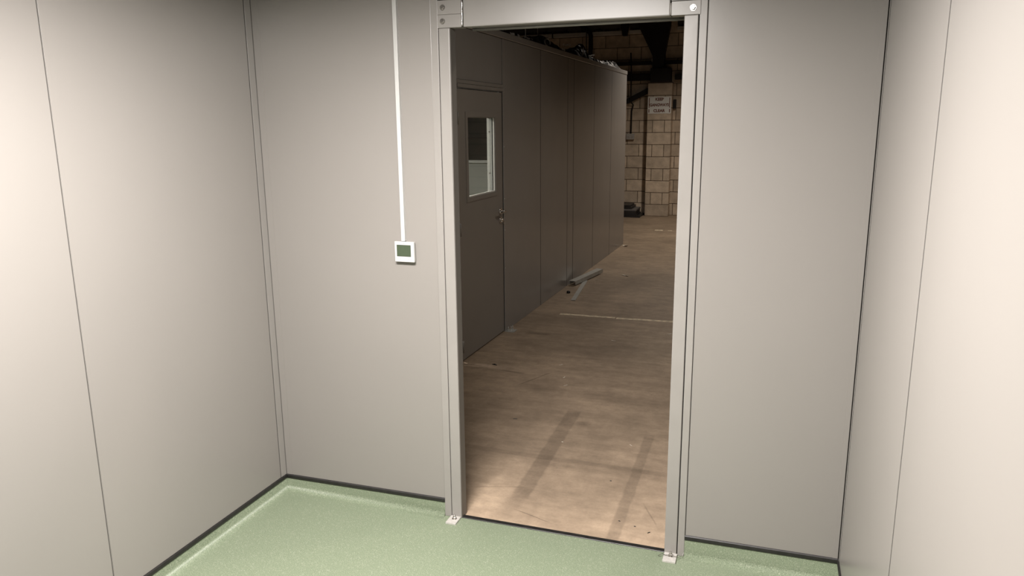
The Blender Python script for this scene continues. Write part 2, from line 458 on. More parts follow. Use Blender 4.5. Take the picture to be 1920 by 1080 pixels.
# ================================================================== DOOR FRAME
fr = thing('door_frame', 'grey bolted steel frame around the open doorway, without a door', 'door frame', (0, 0, 0))
PF, PB = 2.826, 2.884
ZH = 2.0895
lay = [('post_flange', PX[0], PX[1]-0.0018, 0.0015, ZC), ('post', PX[1]+0.0012, PX[2], 0.0, ZH),
       ('post', QX[0], QX[1]-0.0012, 0.0, ZH), ('post_flange', QX[1]+0.0022, QX[2], 0.0015, ZC)]
for nme, a, c, dy, zt in lay:
    obj(nme, box(a, c, PF+dy, PB, 0.0, zt, 0.003 if nme == 'post' else 0.002, 3), M_frame, fr)
obj('seam_filler', box(PX[1]-0.003, PX[1]+0.003, PF+0.010, PB, 0.0, ZC), M_gap, fr)
obj('seam_filler', box(QX[1]-0.003, QX[1]+0.004, PF+0.010, PB, 0.0, ZC), M_gap, fr)
obj('post_face_strip', box(PX[2]-0.001, PX[2]+0.0012, PF+0.005, PB-0.002, 0.0, ZH), mat('dark grey-brown strip', (0.13, 0.118, 0.105), 0.5), fr)  # thin dark strip over the left post's inner face
# header: square tube between the posts, with a rolled rear lip underneath
hd = obj('header_beam', box(-1.1705, -0.3815, PF, PF+0.050, ZH+0.0005, 2.192, 0.004, 3), M_frame, fr)
obj('lip', tube([(-1.165, 2.915, ZH-0.001), (-0.334, 2.915, ZH-0.001)], 0.006, 10), M_frame, hd)
obj('rear_channel', box(-1.165, -0.334, 2.880, 2.985, ZH+0.003, 2.16, 0.004, 2), mat('dull grey rear channel', (0.10, 0.093, 0.085), 0.35), hd)
obj('screw', hexbolt((-0.361, 2.926, ZH+0.003), (0, 0, -1), 0.005, 0.005), M_zinc, hd)
wd = bmesh.new()                        # weld bead between plates and tube
random.seed(4)
tube([(-1.1745+random.uniform(-0.0007, 0.0007), PF+0.001, ZH+0.004+i*0.0049) for i in range(21)], [0.0032+random.uniform(-0.0006, 0.0006) for i in range(21)], 8, wd)
obj('weld_bead', wd, M_zinc, fr)
wd = tube([(-0.3800, PF+0.0005, ZH+0.003+i*0.01) for i in range(5)], [0.0024, 0.003, 0.0026, 0.003, 0.0022], 8)
obj('weld_bead', wd, M_frame, fr)
for i, (x0, x1, z0, z1, bx, bz, nm) in enumerate(((PX[1]-0.001, -1.178, ZH+0.0005, 2.1388, -1.2555, 2.1145, 0), (PX[1]-0.001, -1.178, 2.1394, 2.192, -1.2545, 2.1655, 0),
                                                  (-0.3775, -0.2765, ZH+0.0005, 2.1375, -0.3025, 2.1128, 1))):
    pl = obj('bolt_plate', box(x0, x1, PF-0.0015, PF+0.048, z0, z1, 0.0012, 2), M_frame, fr)
    obj('bolt', hexbolt((bx, PF-0.0015, bz), (0, -1, 0), 0.0085, 0.009), M_zinc, pl)
# the tube carries on above the short plate on the right
obj('header_beam', box(-0.3795, -0.2775, PF+0.004, PF+0.048, 2.1395, 2.192, 0.002, 2), M_frame, fr)
# foot plates with anchor bolts
for (x0, x1, y0) in ((-1.279, -1.231, 2.762), (-0.331, -0.279, 2.762)):
    fp = obj('foot_plate', box(x0, x1, y0, PF+0.0, 0.0, 0.0085, 0.0012, 2), M_footp, fr)
    cx, cy = (x0+x1)/2+0.002, (y0+PF)/2+0.008
    ab = hexbolt((cx, cy, 0.0085), (0, 0, 1), 0.0085, 0.010)
    tube([(cx, cy, 0.018), (cx, cy, 0.028)], 0.0045, 10, ab)
    obj('anchor_bolt', ab, M_zinc, fp)
wr_ = [(-0.352, 2.795, 0.004), (-0.338, 2.800, 0.013), (-0.322, 2.797, 0.012), (-0.305, 2.790, 0.018), (-0.290, 2.792, 0.016), (-0.272, 2.797, 0.011), (-0.258, 2.812, 0.012), (-0.254, 2.822, 0.02)]
wire = tag(obj('bent_wire', tube(wr_, 0.0013, 6), M_zinc, None), 'thin bent wire looped round the anchor bolt of the right door post', 'wire')

# ================================================================== THERMOSTAT AND TRUNKING
tr = thing('cable_trunking', 'narrow white plastic cable trunking running up the wall above the thermostat', 'trunking', (-1.460, YF, 1.245))
obj('channel', box(-0.0075, 0.0075, -0.012, 0.0, 0.0, ZC-1.245, 0.0005), M_white, tr)
obj('cover', box(-0.0085, 0.0085, -0.0165, -0.0115, 0.0, ZC-1.245, 0.0012, 2), M_white, tr)
a = ony(739.2, 452, 2.808); c = ony(776.8, 489.6, 2.808)
tx0, tx1, tz0, tz1 = a.x, c.x, 1.157, 1.2435
th = thing('thermostat', 'square white wall thermostat with a green screen under the trunking', 'thermostat', ((tx0+tx1)/2, YF, tz0))
w2 = (tx1-tx0)/2; hh = tz1-tz0
obj('back_box', box(-w2+0.004, w2-0.004, -0.012, 0.0, 0.004, hh-0.002, 0.002), M_white, th)
body = obj('body', box(-w2, w2, -0.024, -0.0115, 0, hh, 0.0022, 3), M_white, th)
obj('screen_rim', box(-w2+0.0105, w2-0.0145, -0.0243, -0.02, 0.0235, hh-0.0135), M_screenline, th)
scr = obj('screen', box(-w2+0.0120, w2-0.0158, -0.0246, -0.021, 0.0250, hh-0.0150), M_screen, th)
obj('maker_mark', box(-0.006, 0.003, -0.0242, -0.022, hh-0.0088, hh-0.0066), M_mark, th)
for x in (-w2+0.014, -w2+0.026, w2-0.026, w2-0.015):
    obj('button', tube([(x, -0.0235, 0.013), (x, -0.0243, 0.013)], 0.0018, 10), M_mark, th)

# ================================================================== WAREHOUSE SHELL
ZG = -0.004
WX0, WX1, WY0, WYW, WYP = -9.0, 7.0, -4.0, 14.60, 14.372
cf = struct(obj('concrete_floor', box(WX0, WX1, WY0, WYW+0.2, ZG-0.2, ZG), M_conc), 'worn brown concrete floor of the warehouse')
def painted(p, q, w, k):
    p = Vector(p[:2]); q = Vector(q[:2]); d = (q-p).normalized(); n = Vector((-d.y, d.x))
    b = bmesh.new(); random.seed(k)
    N = 14; A = []; B = []
    for i in range(N+1):
        c = p + (q-p)*i/N
        A.append(c + n*(w/2+random.uniform(-0.003, 0.003))); B.append(c - n*(w/2+random.uniform(-0.003, 0.003)))
    prism([(v.x, v.y) for v in A] + [(v.x, v.y) for v in B[::-1]], 'z', ZG-0.001, ZG+0.0012, b)
    obj('painted_line', b, M_line, cf)
painted((-1.806, 6.560), (-1.29, 6.572), 0.045, 1)
painted((-1.275, 6.558), (-0.35, 6.60), 0.045, 2)
painted((-1.81, 12.45), (-1.68, 12.455), 0.10, 3)
painted((-1.60, 12.46), (-1.53, 12.46), 0.05, 5)

# far wall: mortar slab with block courses proud of it
wfar = struct(obj('wall_far', box(WX0, WX1, WYW+0.010, WYW+0.2, ZG, 3.9), M_mortar), 'buff concrete block wall at the far end of the warehouse')
BL, BH, J = 0.450, 0.2225, 0.010
bme = bpy.data.meshes.new('block'); tb = box(-0.220, 0.220, 0, 0.03, 0, BH-J, 0.004); bmesh.ops.recalc_face_normals(tb, faces=tb.faces); tb.to_mesh(bme); tb.free(); bme.materials.append(M_block)
rest = bmesh.new()
random.seed(11)
cnt = 0
for r in range(17):
    z = ZG+0.004 + r*BH
    off = 0.225 if r % 2 else 0.0
    x = WX0 + 0.22 + off
    while x < WX1:
        if -5.9 < x < -0.35 and r < 16 and cnt < 290:
            o = bpy.data.objects.new('block', bme); COL.objects.link(o)
            o.location = (x, WYW-0.001+random.uniform(0, 0.004), z); o.parent = wfar; cnt += 1
        else:
            box(x-0.22, x+0.22, WYW, WYW+0.03, z, z+BH-J, 0, 1, rest)
        x += BL
ro = obj('distant_blocks', rest, M_block, wfar); ro['kind'] = 'stuff'
# pier
pxl, pxr = -2.298, -1.858
pier = obj('pier', box(pxl+0.006, pxr-0.006, WYP+0.008, WYW+0.012, ZG, 2.455), M_mortar, wfar)
ptop = 2.455
for r in range(11):
    z0 = ZG+0.004+r*BH; z1 = z0+BH-J
    if r % 2 == 0: cuts = [(pxl, pxr)]
    else: cuts = [(pxl, pxl+0.095), (pxl+0.105, pxr-0.125), (pxr-0.115, pxr)]
    for a, c in cuts:
        dy = random.uniform(0, 0.004)
        obj('block', box(a, c, WYP+dy, WYW, z0, z1, 0.004), M_block, pier)

for nm, args, lb_ in (('wall_outer_left', (WX0-0.2, WX0, WY0, WYW+0.2, ZG, 5.5), 'dark side wall of the warehouse behind the cabin'),
                      ('wall_outer_right', (WX1, WX1+0.2, WY0, WYW+0.2, ZG, 5.5), 'dark side wall of the warehouse on the right'),
                      ('wall_outer_back', (WX0, WX1, WY0-0.2, WY0, ZG, 6.5), 'dark wall of the warehouse behind the small room')):
    struct(obj(nm, box(*args), M_mortar), lb_)
rb = prism([(WY0-0.2, 6.6), (WYW+0.2, 3.62), (WYW+0.2, 3.70), (WY0-0.2, 6.68)], 'x', WX0-0.2, WX1+0.2)
rf = struct(obj('warehouse_roof', rb, M_roof), 'dark sheeted roof of the warehouse')
def roofz(y): return 6.6 + (3.62-6.6)*(y-(WY0-0.2))/(WYW+0.2-(WY0-0.2))
for y in (13.3, 12.0, 10.5, 9.0, 7.5, 6.0, 4.5):
    obj('purlin', box(WX0, WX1, y, y+0.06, roofz(y)-0.17, roofz(y+0.06)), M_steelblk, rf)

# steel column on the pier, with haunch, and the beams meeting it
sc = thing('steel_column', 'black steel column with a flared haunch standing on the block pier', 'steel column', (-2.078, 14.5, 2.455))
def lp_(x): return x + 2.078
obj('base_box', box(lp_(-2.262), lp_(-1.895), -0.140, 0.085, 0.0, 0.252, 0.006), M_steelblk, sc)
obj('shaft', box(lp_(-2.236), lp_(-2.030), -0.10, 0.09, 0.252, 0.98), M_steelblk, sc)
obj('haunch', prism([(lp_(-2.236), 0.47), (lp_(-2.030), 0.47), (lp_(-1.94), 1.0), (lp_(-1.94), 1.12), (lp_(-2.56), 1.12), (lp_(-2.50), 1.0)], 'y', -0.11, 0.08), M_steelblk, sc)
obj('bracket_plate', box(lp_(-2.252), lp_(-2.238), -0.09, -0.03, 0.37, 0.42), M_gutter, sc)
def beam(name, label, x0, x1, z0, z1, y0=14.50, y1=14.60, m=M_steelblk, cat='beam'):
    return tag(obj(name, box(x0, x1, y0, y1, z0, z1, 0.004), m), label, cat)
beam('wall_rail', 'thin black rail along the far wall left of the steel column', -5.2, -2.237, 2.780, 2.835)
beam('wall_rail', 'thin black rail along the far wall right of the steel column', -2.029, -0.5, 2.780, 2.835)
beam('wall_beam', 'thick black beam on the far wall left of the pier, above the diagonal brace', -5.2, -2.262, 2.500, 2.618)
beam('wall_beam', 'thick black beam on the far wall right of the pier', -1.835, -0.5, 2.500, 2.600)
bb = bmesh.new()
prism([(-2.31, 2.375), (-2.31, 2.275), (-2.70, 2.085), (-2.80, 2.085), (-2.80, 2.135)], 'y', 14.51, 14.598, bb)
tag(obj('diagonal_brace', bb, M_steelblk), 'black diagonal brace running down left from the block pier', 'brace')
tag(obj('wall_box', box(-1.850, -1.800, 14.54, 14.60, 1.985, 2.150, 0.006), M_dark), 'small black box on the wall just right of the warning sign', 'box')

# pale rail at the eaves, in lengths between the dark frames
g1 = thing('eaves_rail', 'long pale grey rail high on the far wall above the cabin roof', 'rail', (-4.2, 14.5, 3.335))
obj('rail', box(-1.9, 1.355, 0.0, 0.095, 0.0, 0.070, 0.004), M_gutter, g1)
obj('flange', box(-1.9, 1.355, 0.03, 0.095, 0.115, 0.25, 0.003), mat('dim grey sheet', (0.11, 0.105, 0.10), 0.7), g1)
for x in (-1.3, -0.9, -0.5, -0.1, 0.3, 0.62, 0.95):
    obj('clip', box(x-0.03, x+0.03, 0.004, 0.095, 0.070, 0.118, 0.004), M_steelblk, g1)
obj('joint', box(0.025, 0.045, -0.004, 0.09, -0.003, 0.074), M_steelblk, g1)
g2 = thing('eaves_rail', 'short pale grey rail high on the far wall just left of the steel column', 'rail', (-2.68, 14.5, 3.345))
obj('rail', box(-0.01, 0.20, 0.0, 0.095, 0.0, 0.06, 0.004), M_gutter, g2)
obj('flange', box(-0.01, 0.20, 0.03, 0.095, 0.09, 0.20, 0.003), M_roof, g2)
g3 = thing('eaves_rail', 'pale grey rail high on the far wall to the right of the steel column', 'rail', (-1.82, 14.5, 3.37))
obj('rail', box(0.0, 1.2, 0.0, 0.095, 0.0, 0.06, 0.004), M_gutter, g3)
obj('flange', box(0.0, 1.2, 0.03, 0.095, 0.09, 0.20, 0.003), M_roof, g3)
tag(obj('rafter_end', prism([(-2.86, 3.69), (-2.80, 3.30), (-2.72, 3.30), (-2.66, 3.69)], 'y', 14.39, 14.495), M_steelblk), 'black rafter end between the pale eaves rails', 'beam')

# drain pipe and thin cable on the far wall
tag(obj('drain_pipe', tube([(-3.405, 14.45, ZG), (-3.405, 14.45, 3.33), (-3.425, 14.45, 3.39), (-3.52, 14.45, 3.47), (-3.60, 14.45, 3.53)], 0.042, 10), M_pipe), 'black drain pipe with a bend, on the block wall above the cabin', 'pipe')
tag(obj('hanging_cable', tube([(-3.47, 14.38, 2.3), (-3.475, 14.38, roofz(14.38))], 0.008, 6), M_pipe), 'thin black cable hanging beside the bent drain pipe', 'cable')

# sign
def textmesh(body, size, name, parent, material, loc, sx=1.0):
    cu = bpy.data.curves.new(name, 'FONT'); cu.body = body; cu.size = size; cu.align_x = 'CENTER'; cu.align_y = 'CENTER'
    cu.extrude = 0.0008; cu.resolution_u = 3; cu.offset = 0.0030
    t = bpy.data.objects.new('tmp_text', cu); COL.objects.link(t)
    bpy.context.view_layer.update()
    dg = bpy.context.evaluated_depsgraph_get()
    me = bpy.data.meshes.new_from_object(t.evaluated_get(dg))
    bpy.data.objects.remove(t)
    me.materials.clear(); me.materials.append(material)
    o = bpy.data.objects.new(name, me); COL.objects.link(o)
    o.parent = parent; o.location = loc; o.rotation_euler = (math.pi/2, 0, 0); o.scale = (sx, 1, 1)
    return o
sg = thing('warning_sign', 'white sign reading KEEP GANGWAYS CLEAR on the block pier', 'sign', (-2.080, WYP-0.001, 1.895))
obj('board', box(-0.213, 0.213, -0.006, 0.001, 0.0, 0.302, 0.001), M_sign, sg)
textmesh('KEEP', 0.070, 'lettering', sg, M_signtxt, (0.0, -0.007, 0.255), 1.0)
textmesh('GANGWAYS', 0.070, 'lettering', sg, M_signtxt, (-0.003, -0.007, 0.154), 0.88)
textmesh('CLEAR', 0.070, 'lettering', sg, M_signtxt, (-0.003, -0.007, 0.050), 1.0)
for s in (-1, 1):
    obj('bar', box(s*0.186-0.007, s*0.186+0.007, -0.0072, -0.005, 0.105, 0.285), M_signtxt, sg)
    obj('bar', box(s*0.188-0.008, s*0.188+0.008, -0.0072, -0.005, 0.020, 0.082), M_signtxt, sg)

# socket and its conduit
so = thing('wall_socket', 'small metal socket outlet on the block wall beside the cabin corner', 'socket', (-2.640, WYW, 1.425))
obj('back_box', box(-0.075, 0.075, -0.045, 0.0, 0.0, 0.105, 0.004), M_galv, so)
obj('face_plate', box(-0.078, 0.078, -0.052, -0.044, -0.002, 0.108, 0.003), mat('dull aluminium plate', (0.5, 0.48, 0.45), 0.4, 0.3), so)
for s in (-1, 1):
    obj('switch', box(s*0.05-0.008, s*0.05+0.008, -0.057, -0.051, 0.065, 0.088, 0.001), M_white, so)
    for dx, dz in ((0, 0.05), (-0.012, 0.03), (0.012, 0.03)):
        obj('pin_slot', box(s*0.035+dx-0.004, s*0.035+dx+0.004, -0.0527, -0.051, dz-0.004, dz+0.004), M_dark, so)
tag(obj('cable_conduit', tube([(-2.632, WYW-0.025, 1.53), (-2.628, WYW-0.025, 1.95), (-2.600, WYW-0.03, 2.06), (-2.632, WYW-0.12, 2.12), (-2.632, WYW-0.125, 2.66), (-2.65, WYW-0.125, 3.0)], 0.014, 8), M_pipe), 'black cable dropping down the block wall to the socket', 'cable')

# dark sheets stacked against the far wall
specs = [(0.000, 0.030, -3.3, -2.335, 'lowest dark board of the stack by the far wall'),
         (0.036, 0.056, -3.3, -2.40, 'second dark board up in the stack by the far wall'),
         (0.062, 0.115, -3.2, -2.42, 'thick black board in the middle of the stack by the far wall'),
         (0.120, 0.148, -3.3, -2.41, 'board with a pale grey edge in the stack by the far wall'),
         (0.150, 0.190, -3.25, -2.50, 'fifth board up, dark grey, in the stack by the far wall'),
         (0.192, 0.215, -3.3, -2.53, 'topmost black board of the stack by the far wall')]
zc = ZG
for i, (z0, z1, x0, x1, lab) in enumerate(specs):
    hgt = (z1-z0)*1.03+0.004
    m_ = M_boards if i != 3 else mat('grey edged board', (0.16, 0.155, 0.15), 0.5)
    tag(obj('stacked_board', box(x0, x1, 14.05+0.01*i, 14.58, zc, zc+hgt, 0.003), m_), lab, 'board', 'dark boards stacked by the far wall')
    zc += hgt

# ================================================================== THE CABIN
A = onz(868, 679, 0); B = onz(1167.5, 458, 0)
ang = math.atan2(-(B.x-A.x), (B.y-A.y))
cb_ = thing('modular_cabin', 'dark grey steel panel cabin with a half glazed door, standing in the warehouse', 'cabin', (A.x, A.y, ZG), ang)
UD = Vector((-math.sin(ang), math.cos(ang), 0)); ND = Vector((math.cos(ang), math.sin(ang), 0))
def oncab(x, y, off=0.0):
    """photo pixel -> (u, z) on the cabin's face, off metres in front of it"""
    d = Vector(ray(x, y)); C = Vector((0, 0, H)); A0 = Vector((A.x, A.y, 0)) + ND*off
    t = (A0-C).dot(ND)/d.dot(ND); P = C+d*t
    return (P-A0).dot(UD), P.z
U0, U1, DEP, CH = -1.05, 5.905, 3.2, 2.385
# face panels (local x = outwards)
def cpanel(u0, u1, z0, z1, nm='panel', x=0.0, bev=0.0025, m=M_cabin, th=0.045):
    return obj(nm, box(x-th, x, u0+0.0035, u1-0.0035, z0, z1, bev, 2), m, cb_)
cpanel(U0+0.05, -0.05, 0.0, CH)
cpanel(-0.05, -0.006, 0.0, CH, 'door_post', 0.003)
cpanel(0.903, 0.952, 0.0, CH, 'door_post', 0.003)
cpanel(0.952, 1.910, 0.0, CH)
cpanel(1.910, 2.846, 0.0, CH)
cpanel(2.846, 3.086, 0.0, CH, 'post_cover', -0.0005)
cpanel(3.086, 4.005, 0.0, CH)
cpanel(4.005, 4.945, 0.0, CH)
cpanel(4.945, U1, 0.0, CH)
cpanel(-0.006, 0.903, 2.036, CH, 'transom_panel', -0.003)
obj('joint_backing', box(-0.060, -0.048, U0+0.05, -0.06, 0.0, CH), M_gap, cb_)
obj('joint_backing', box(-0.060, -0.048, 0.96, U1-0.05, 0.0, CH), M_gap, cb_)
for u_ in (0.952, 1.910, 2.846, 3.086, 4.005, 4.945):      # dark seal in each panel joint
    obj('joint_seal', box(-0.05, 0.0004 if u_ > 1 else -0.003, u_-0.004, u_+0.004, 0.0, CH), M_gap, cb_)
obj('joint_seal', box(-0.05, -0.002, 0.8965, 0.9055, 0.012, 1.975), M_gap, cb_)
obj('joint_seal', box(-0.05, -0.0005, 1.95, U1-0.02, CH-0.002, CH+0.005), M_gap, cb_)
obj('joint_seal', box(-0.05, -0.0005, 0.91, 1.95, CH-0.002, CH+0.005), M_gap, cb_)
obj('top_rail', box(-0.06, 0.006, U0, U1+0.004, CH+0.003, 2.440, 0.006, 3), M_cabin, cb_)
# door head: two stepped bars
obj('door_head', box(-0.05, 0.007, -0.004, 0.901, 2.008, 2.034, 0.003, 2), M_cabdoor, cb_)
obj('door_head', box(-0.05, 0.012, -0.004, 0.901, 1.982, 2.0065, 0.003, 2), M_cabdoor, cb_)
# door leaf with opening for the glass
wu0, wu1, wz0, wz1 = 0.183, 0.726, 1.203, 1.779
lf = bmesh.new()
d0, d1, dz0, dz1 = 0.004, 0.895, 0.012, 1.972
X0, X1 = -0.050, -0.004
def frame_face(bm, o, i, xa, xb):
    (a0, a1, b0, b1) = o; (c0, c1, e0, e1) = i
    V = {}
    for x in (xa, xb):
        V[x] = [bm.verts.new((x, *p)) for p in ((a0, b0), (a1, b0), (a1, b1), (a0, b1), (c0, e0), (c1, e0), (c1, e1), (c0, e1))]
        for k in range(4): bm.faces.new((V[x][k], V[x][(k+1) % 4], V[x][4+(k+1) % 4], V[x][4+k]))
    for k in range(4):
        bm.faces.new((V[xa][k], V[xa][(k+1) % 4], V[xb][(k+1) % 4], V[xb][k]))
        bm.faces.new((V[xa][4+k], V[xa][4+(k+1) % 4], V[xb][4+(k+1) % 4], V[xb][4+k]))
frame_face(lf, (d0, d1, dz0, dz1), (wu0, wu1, wz0, wz1), X0, X1)
door = obj('door_leaf', lf, M_cabdoor, cb_)
wfm = bmesh.new()
frame_face(wfm, (0.143, 0.757, 1.172, 1.817), (wu0-0.001, wu1+0.001, wz0-0.001, wz1+0.001), X1-0.001, X1+0.006)
obj('window_frame', wfm, M_cabdoor, door)
gb = bmesh.new()                       # pale glazing bead just inside the opening, and the inner lining
frame_face(gb, (wu0+0.0005, wu1-0.0005, wz0+0.0005, wz1-0.0005), (wu0+0.010, wu1-0.003, wz0+0.010, wz1-0.003), -0.018, -0.006)
obj('glazing_bead', gb, M_whitepaint, door)
gb = bmesh.new()
frame_face(gb, (wu0-0.02, wu1+0.02, wz0-0.02, wz1+0.02), (wu0, wu1, wz0, wz1), -0.068, -0.026)
obj('inner_lining', gb, M_whitepaint, door)
obj('gasket', box(-0.0255, -0.0185, wu1-0.004, wu1, wz0, wz1), M_gap, door)
obj('glass_pane', box(-0.024, -0.020, wu0+0.0005, wu1-0.0045, wz0+0.0005, wz1-0.0005), M_glass, door)
for z in (1.35, 1.67):
    obj('screw', hexbolt((-0.048, wu1, z), (0, -1, 0), 0.005, 0.004), M_chrome, door)
# door furniture
lk = bmesh.new()
uu, zz = 0.895-0.062, 1.035
tube([(X1, uu, zz), (X1+0.008, uu, zz)], 0.026, 18, lk)
tube([(X1, uu, zz), (X1+0.045, uu, zz)], 0.010, 10, lk)
tube([(X1+0.045, uu+0.008, zz), (X1+0.047, uu-0.03, zz+0.001), (X1+0.045, uu-0.10, zz+0.002), (X1+0.036, uu-0.122, zz+0.002)], [0.010, 0.010, 0.009, 0.007], 10, lk)
obj('door_handle', lk, M_chrome, door)
lk = bmesh.new()
tube([(X1, uu, zz-0.073), (X1+0.007, uu, zz-0.073)], 0.026, 18, lk)
tube([(X1, uu, zz-0.070), (X1+0.024, uu, zz-0.070)], 0.012, 12, lk)
tube([(X1, uu, zz-0.084), (X1+0.020, uu, zz-0.084)], 0.006, 8, lk)
obj('lock_cylinder', lk, M_chrome, door)
lk = bmesh.new()
tube([(X1+0.016, uu+0.045+0.013*math.cos(t*math.pi/8), zz-0.100+0.013*math.sin(t*math.pi/8)) for t in range(17)], 0.0018, 6, lk)
tube([(X1+0.018, uu+0.004, zz-0.072), (X1+0.018, uu+0.030, zz-0.092)], 0.0022, 6, lk)
obj('key_ring', lk, M_chrome, door)
for z in (1.77, 0.99, 0.12):
    hb = tube([(0.006, -0.001, z-0.045), (0.006, -0.001, z+0.045)], 0.008, 10)
    box(-0.004, 0.002, -0.020, 0.020, z-0.042, z+0.042, 0, 1, hb)
    obj('hinge', hb, M_cabdoor, door)
for z in (0.55, 0.87, 1.13, 1.55):
    obj('rivet', tube([(0.003, 0.917, z), (0.006, 0.917, z)], [0.006, 0.004], 8), M_galv, cb_)
obj('kick_gap', box(-0.055, -0.015, 0.0, 0.90, 0.0, 0.011), M_gap, cb_)
# foot plate with three anchor bolts at the lock-side post
fp = obj('foot_plate', box(0.004, 0.085, 0.895, 0.975, 0.0, 0.008, 0.001), M_galv, cb_)
for (x, y) in ((0.03, 0.91), (0.045, 0.935), (0.05, 0.958)):
    sp = hexbolt((x, y, 0.008), (0, 0, 1), 0.008, 0.009); tube([(x, y, 0.015), (x, y, 0.045)], [0.0055, 0.003], 8, sp)
    obj('anchor_bolt', sp, M_galv, fp)
# the rest of the cabin: end walls, back, roof deck, inside partition
obj('end_wall', box(-DEP, -0.045, U1-0.05, U1-0.002, 0, CH), M_cabin, cb_)
obj('end_wall', box(-DEP, -0.045, U0+0.002, U0+0.05, 0, CH), M_cabin, cb_)
obj('rear_wall', box(-DEP-0.05, -DEP, U0, U1, 0, CH), M_cabin, cb_)
obj('roof_deck', box(-DEP-0.05, -0.02, U0, U1, CH, CH+0.050), M_cabin, cb_)
obj('cabin_floor', box(-DEP, -0.06, U0+0.05, U1-0.05, 0.001, 0.012), M_vinyl, cb_)
UP = 2.88
zs = 1.315
pt = obj('partition', box(-DEP, -0.06, UP, UP+0.05, 0.0, zs), M_pale, cb_)
obj('sill', box(-DEP, -0.06, UP-0.03, UP+0.06, zs, zs+0.030, 0.003), M_whitepaint, pt)
obj('jamb', box(-0.36, -0.06, UP, UP+0.05, zs+0.03, CH), M_whitepaint, pt)
obj('jamb', box(-DEP, -DEP+0.3, UP, UP+0.05, zs+0.03, CH), M_whitepaint, pt)
obj('head', box(-DEP, -0.06, UP, UP+0.05, 2.12, CH), M_whitepaint, pt)
obj('pane', box(-DEP+0.3, -0.36, UP+0.022, UP+0.027, zs+0.03, 2.12), M_glass, pt)
obj('mullion', box(-1.92, -1.88, UP+0.005, UP+0.045, zs+0.03, 2.12), M_whitepaint, pt)
obj('glazing_bar', box(-DEP+0.3, -0.36, UP+0.012, UP+0.038, 1.575, 1.592), M_gap, pt)
cl = thing('ceiling_light', 'led panel lighting the inside of the dark grey cabin', 'ceiling light', Vector((A.x, A.y, ZG)) - ND*1.3 + UD*0.05 + Vector((0, 0, CH-0.015)), ang)
obj('frame', box(-0.3, 0.3, -0.3, 0.3, 0.004, 0.015), M_white, cl)
obj('diffuser', box(-0.285, 0.285, -0.285, 0.285, 0.0, 0.005), M_led2, cl)

# ------------------------------------------------------------------ stuff lying on the cabin roof
ROOF = 2.4405
def cw(x, u, z=0.0):
    return Vector((A.x, A.y, z)) + ND*x + UD*u
def crumple(name, label, u0, u1, x0, x1, prof, seed, m, cat, rough=0.03):
    """crumpled sheet heaped on the roof; prof gives the height at fractions of its length"""
    random.seed(seed); b = bmesh.new(); N, Mx = 26, 9
    G = []
    for i in range(N+1):
        t = i/N
        k = t*(len(prof)-1); k0 = min(int(k), len(prof)-2); hgt = prof[k0]*(1-(k-k0)) + prof[k0+1]*(k-k0)
        row = []
        for j in range(Mx+1):
            s = j/Mx
            e = math.sin(math.pi*s)**0.6 if 0 < s < 1 else 0.0
            z = hgt*e + random.uniform(-rough, rough)*e
            edge = 1 if 0 < i < N else 0
            row.append(b.verts.new(cw(x0+(x1-x0)*s + random.uniform(-0.01, 0.01), u0+(u1-u0)*t+random.uniform(-0.5, 0.5)*(u1-u0)/N, ROOF + max(0.002, z*edge))))
        G.append(row)
    for i in range(N):
        for j in range(Mx):
            q = (G[i][j], G[i+1][j], G[i+1][j+1], G[i][j+1])
            b.faces.new(q[:3]); b.faces.new((q[0], q[2], q[3]))
    o = tag(obj(name, b, m), label, cat)
    md = o.modifiers.new('thickness', 'SOLIDIFY'); md.thickness = 0.0015
    return o
crumple('plastic_sheet', 'black crumpled plastic on the cabin roof above the door post', 0.82, 1.32, -0.20, -0.035, [0.02, 0.05, 0.045, 0.015], 1, M_poly, 'plastic sheet', 0.010)
crumple('plastic_sheet', 'black crumpled plastic heap on the cabin roof under the two hanging wires', 1.75, 2.95, -0.24, -0.035, [0.03, 0.06, 0.085, 0.105, 0.085, 0.06, 0.03], 2, M_poly, 'plastic sheet', 0.02)
crumple('plastic_sheet', 'largest black plastic heap on the cabin roof, rising to a point', 2.98, 3.98, -0.22, -0.035, [0.03, 0.05, 0.075, 0.09, 0.12, 0.175, 0.02], 3, M_poly, 'plastic sheet', 0.016)
crumple('plastic_sheet', 'low ragged black plastic on the cabin roof beside the drain pipe', 4.02, 4.70, -0.22, -0.035, [0.02, 0.06, 0.04, 0.05, 0.02], 4, M_poly, 'plastic sheet', 0.018)
crumple('plastic_sheet', 'grey rumpled netting at the far end of the cabin roof', 4.75, 5.70, -0.22, -0.035, [0.02, 0.05, 0.06, 0.075, 0.085, 0.02], 5, mat('grey rumpled film', (0.018, 0.017, 0.016), 0.55, 0.0, 0.6, 14), 'netting', 0.026)
def shred(label, u, x, z, du, dx, dz, w, m=M_foil):
    b = bmesh.new(); N = 6; random.seed(int(u*100))
    p = cw(x, u, ROOF+z); q = cw(x+dx, u+du, ROOF+z+dz)
    A_ = []; B_ = []
    for i in range(N+1):
        c = p.lerp(q, i/N) + Vector((0, 0, random.uniform(-0.004, 0.004)))
        A_.append(b.verts.new(c + Vector((0, 0, w/2)))); B_.append(b.verts.new(c - Vector((-0.004, 0, w/2))))
    for i in range(N): b.faces.new((A_[i], A_[i+1], B_[i+1], B_[i]))
    o = tag(obj('tape_scrap', b, m), label, 'tape', 'silver tape scraps on the cabin roof')
    md = o.modifiers.new('thickness', 'SOLIDIFY'); md.thickness = 0.002
shred('silver tape scrap sticking up under the header beam', 0.90, -0.04, 0.016, 0.20, 0.0, 0.085, 0.022)
shred('silver tape scrap just left of the longer hanging wire', 1.18, -0.03, 0.010, 0.10, 0.0, 0.002, 0.018)
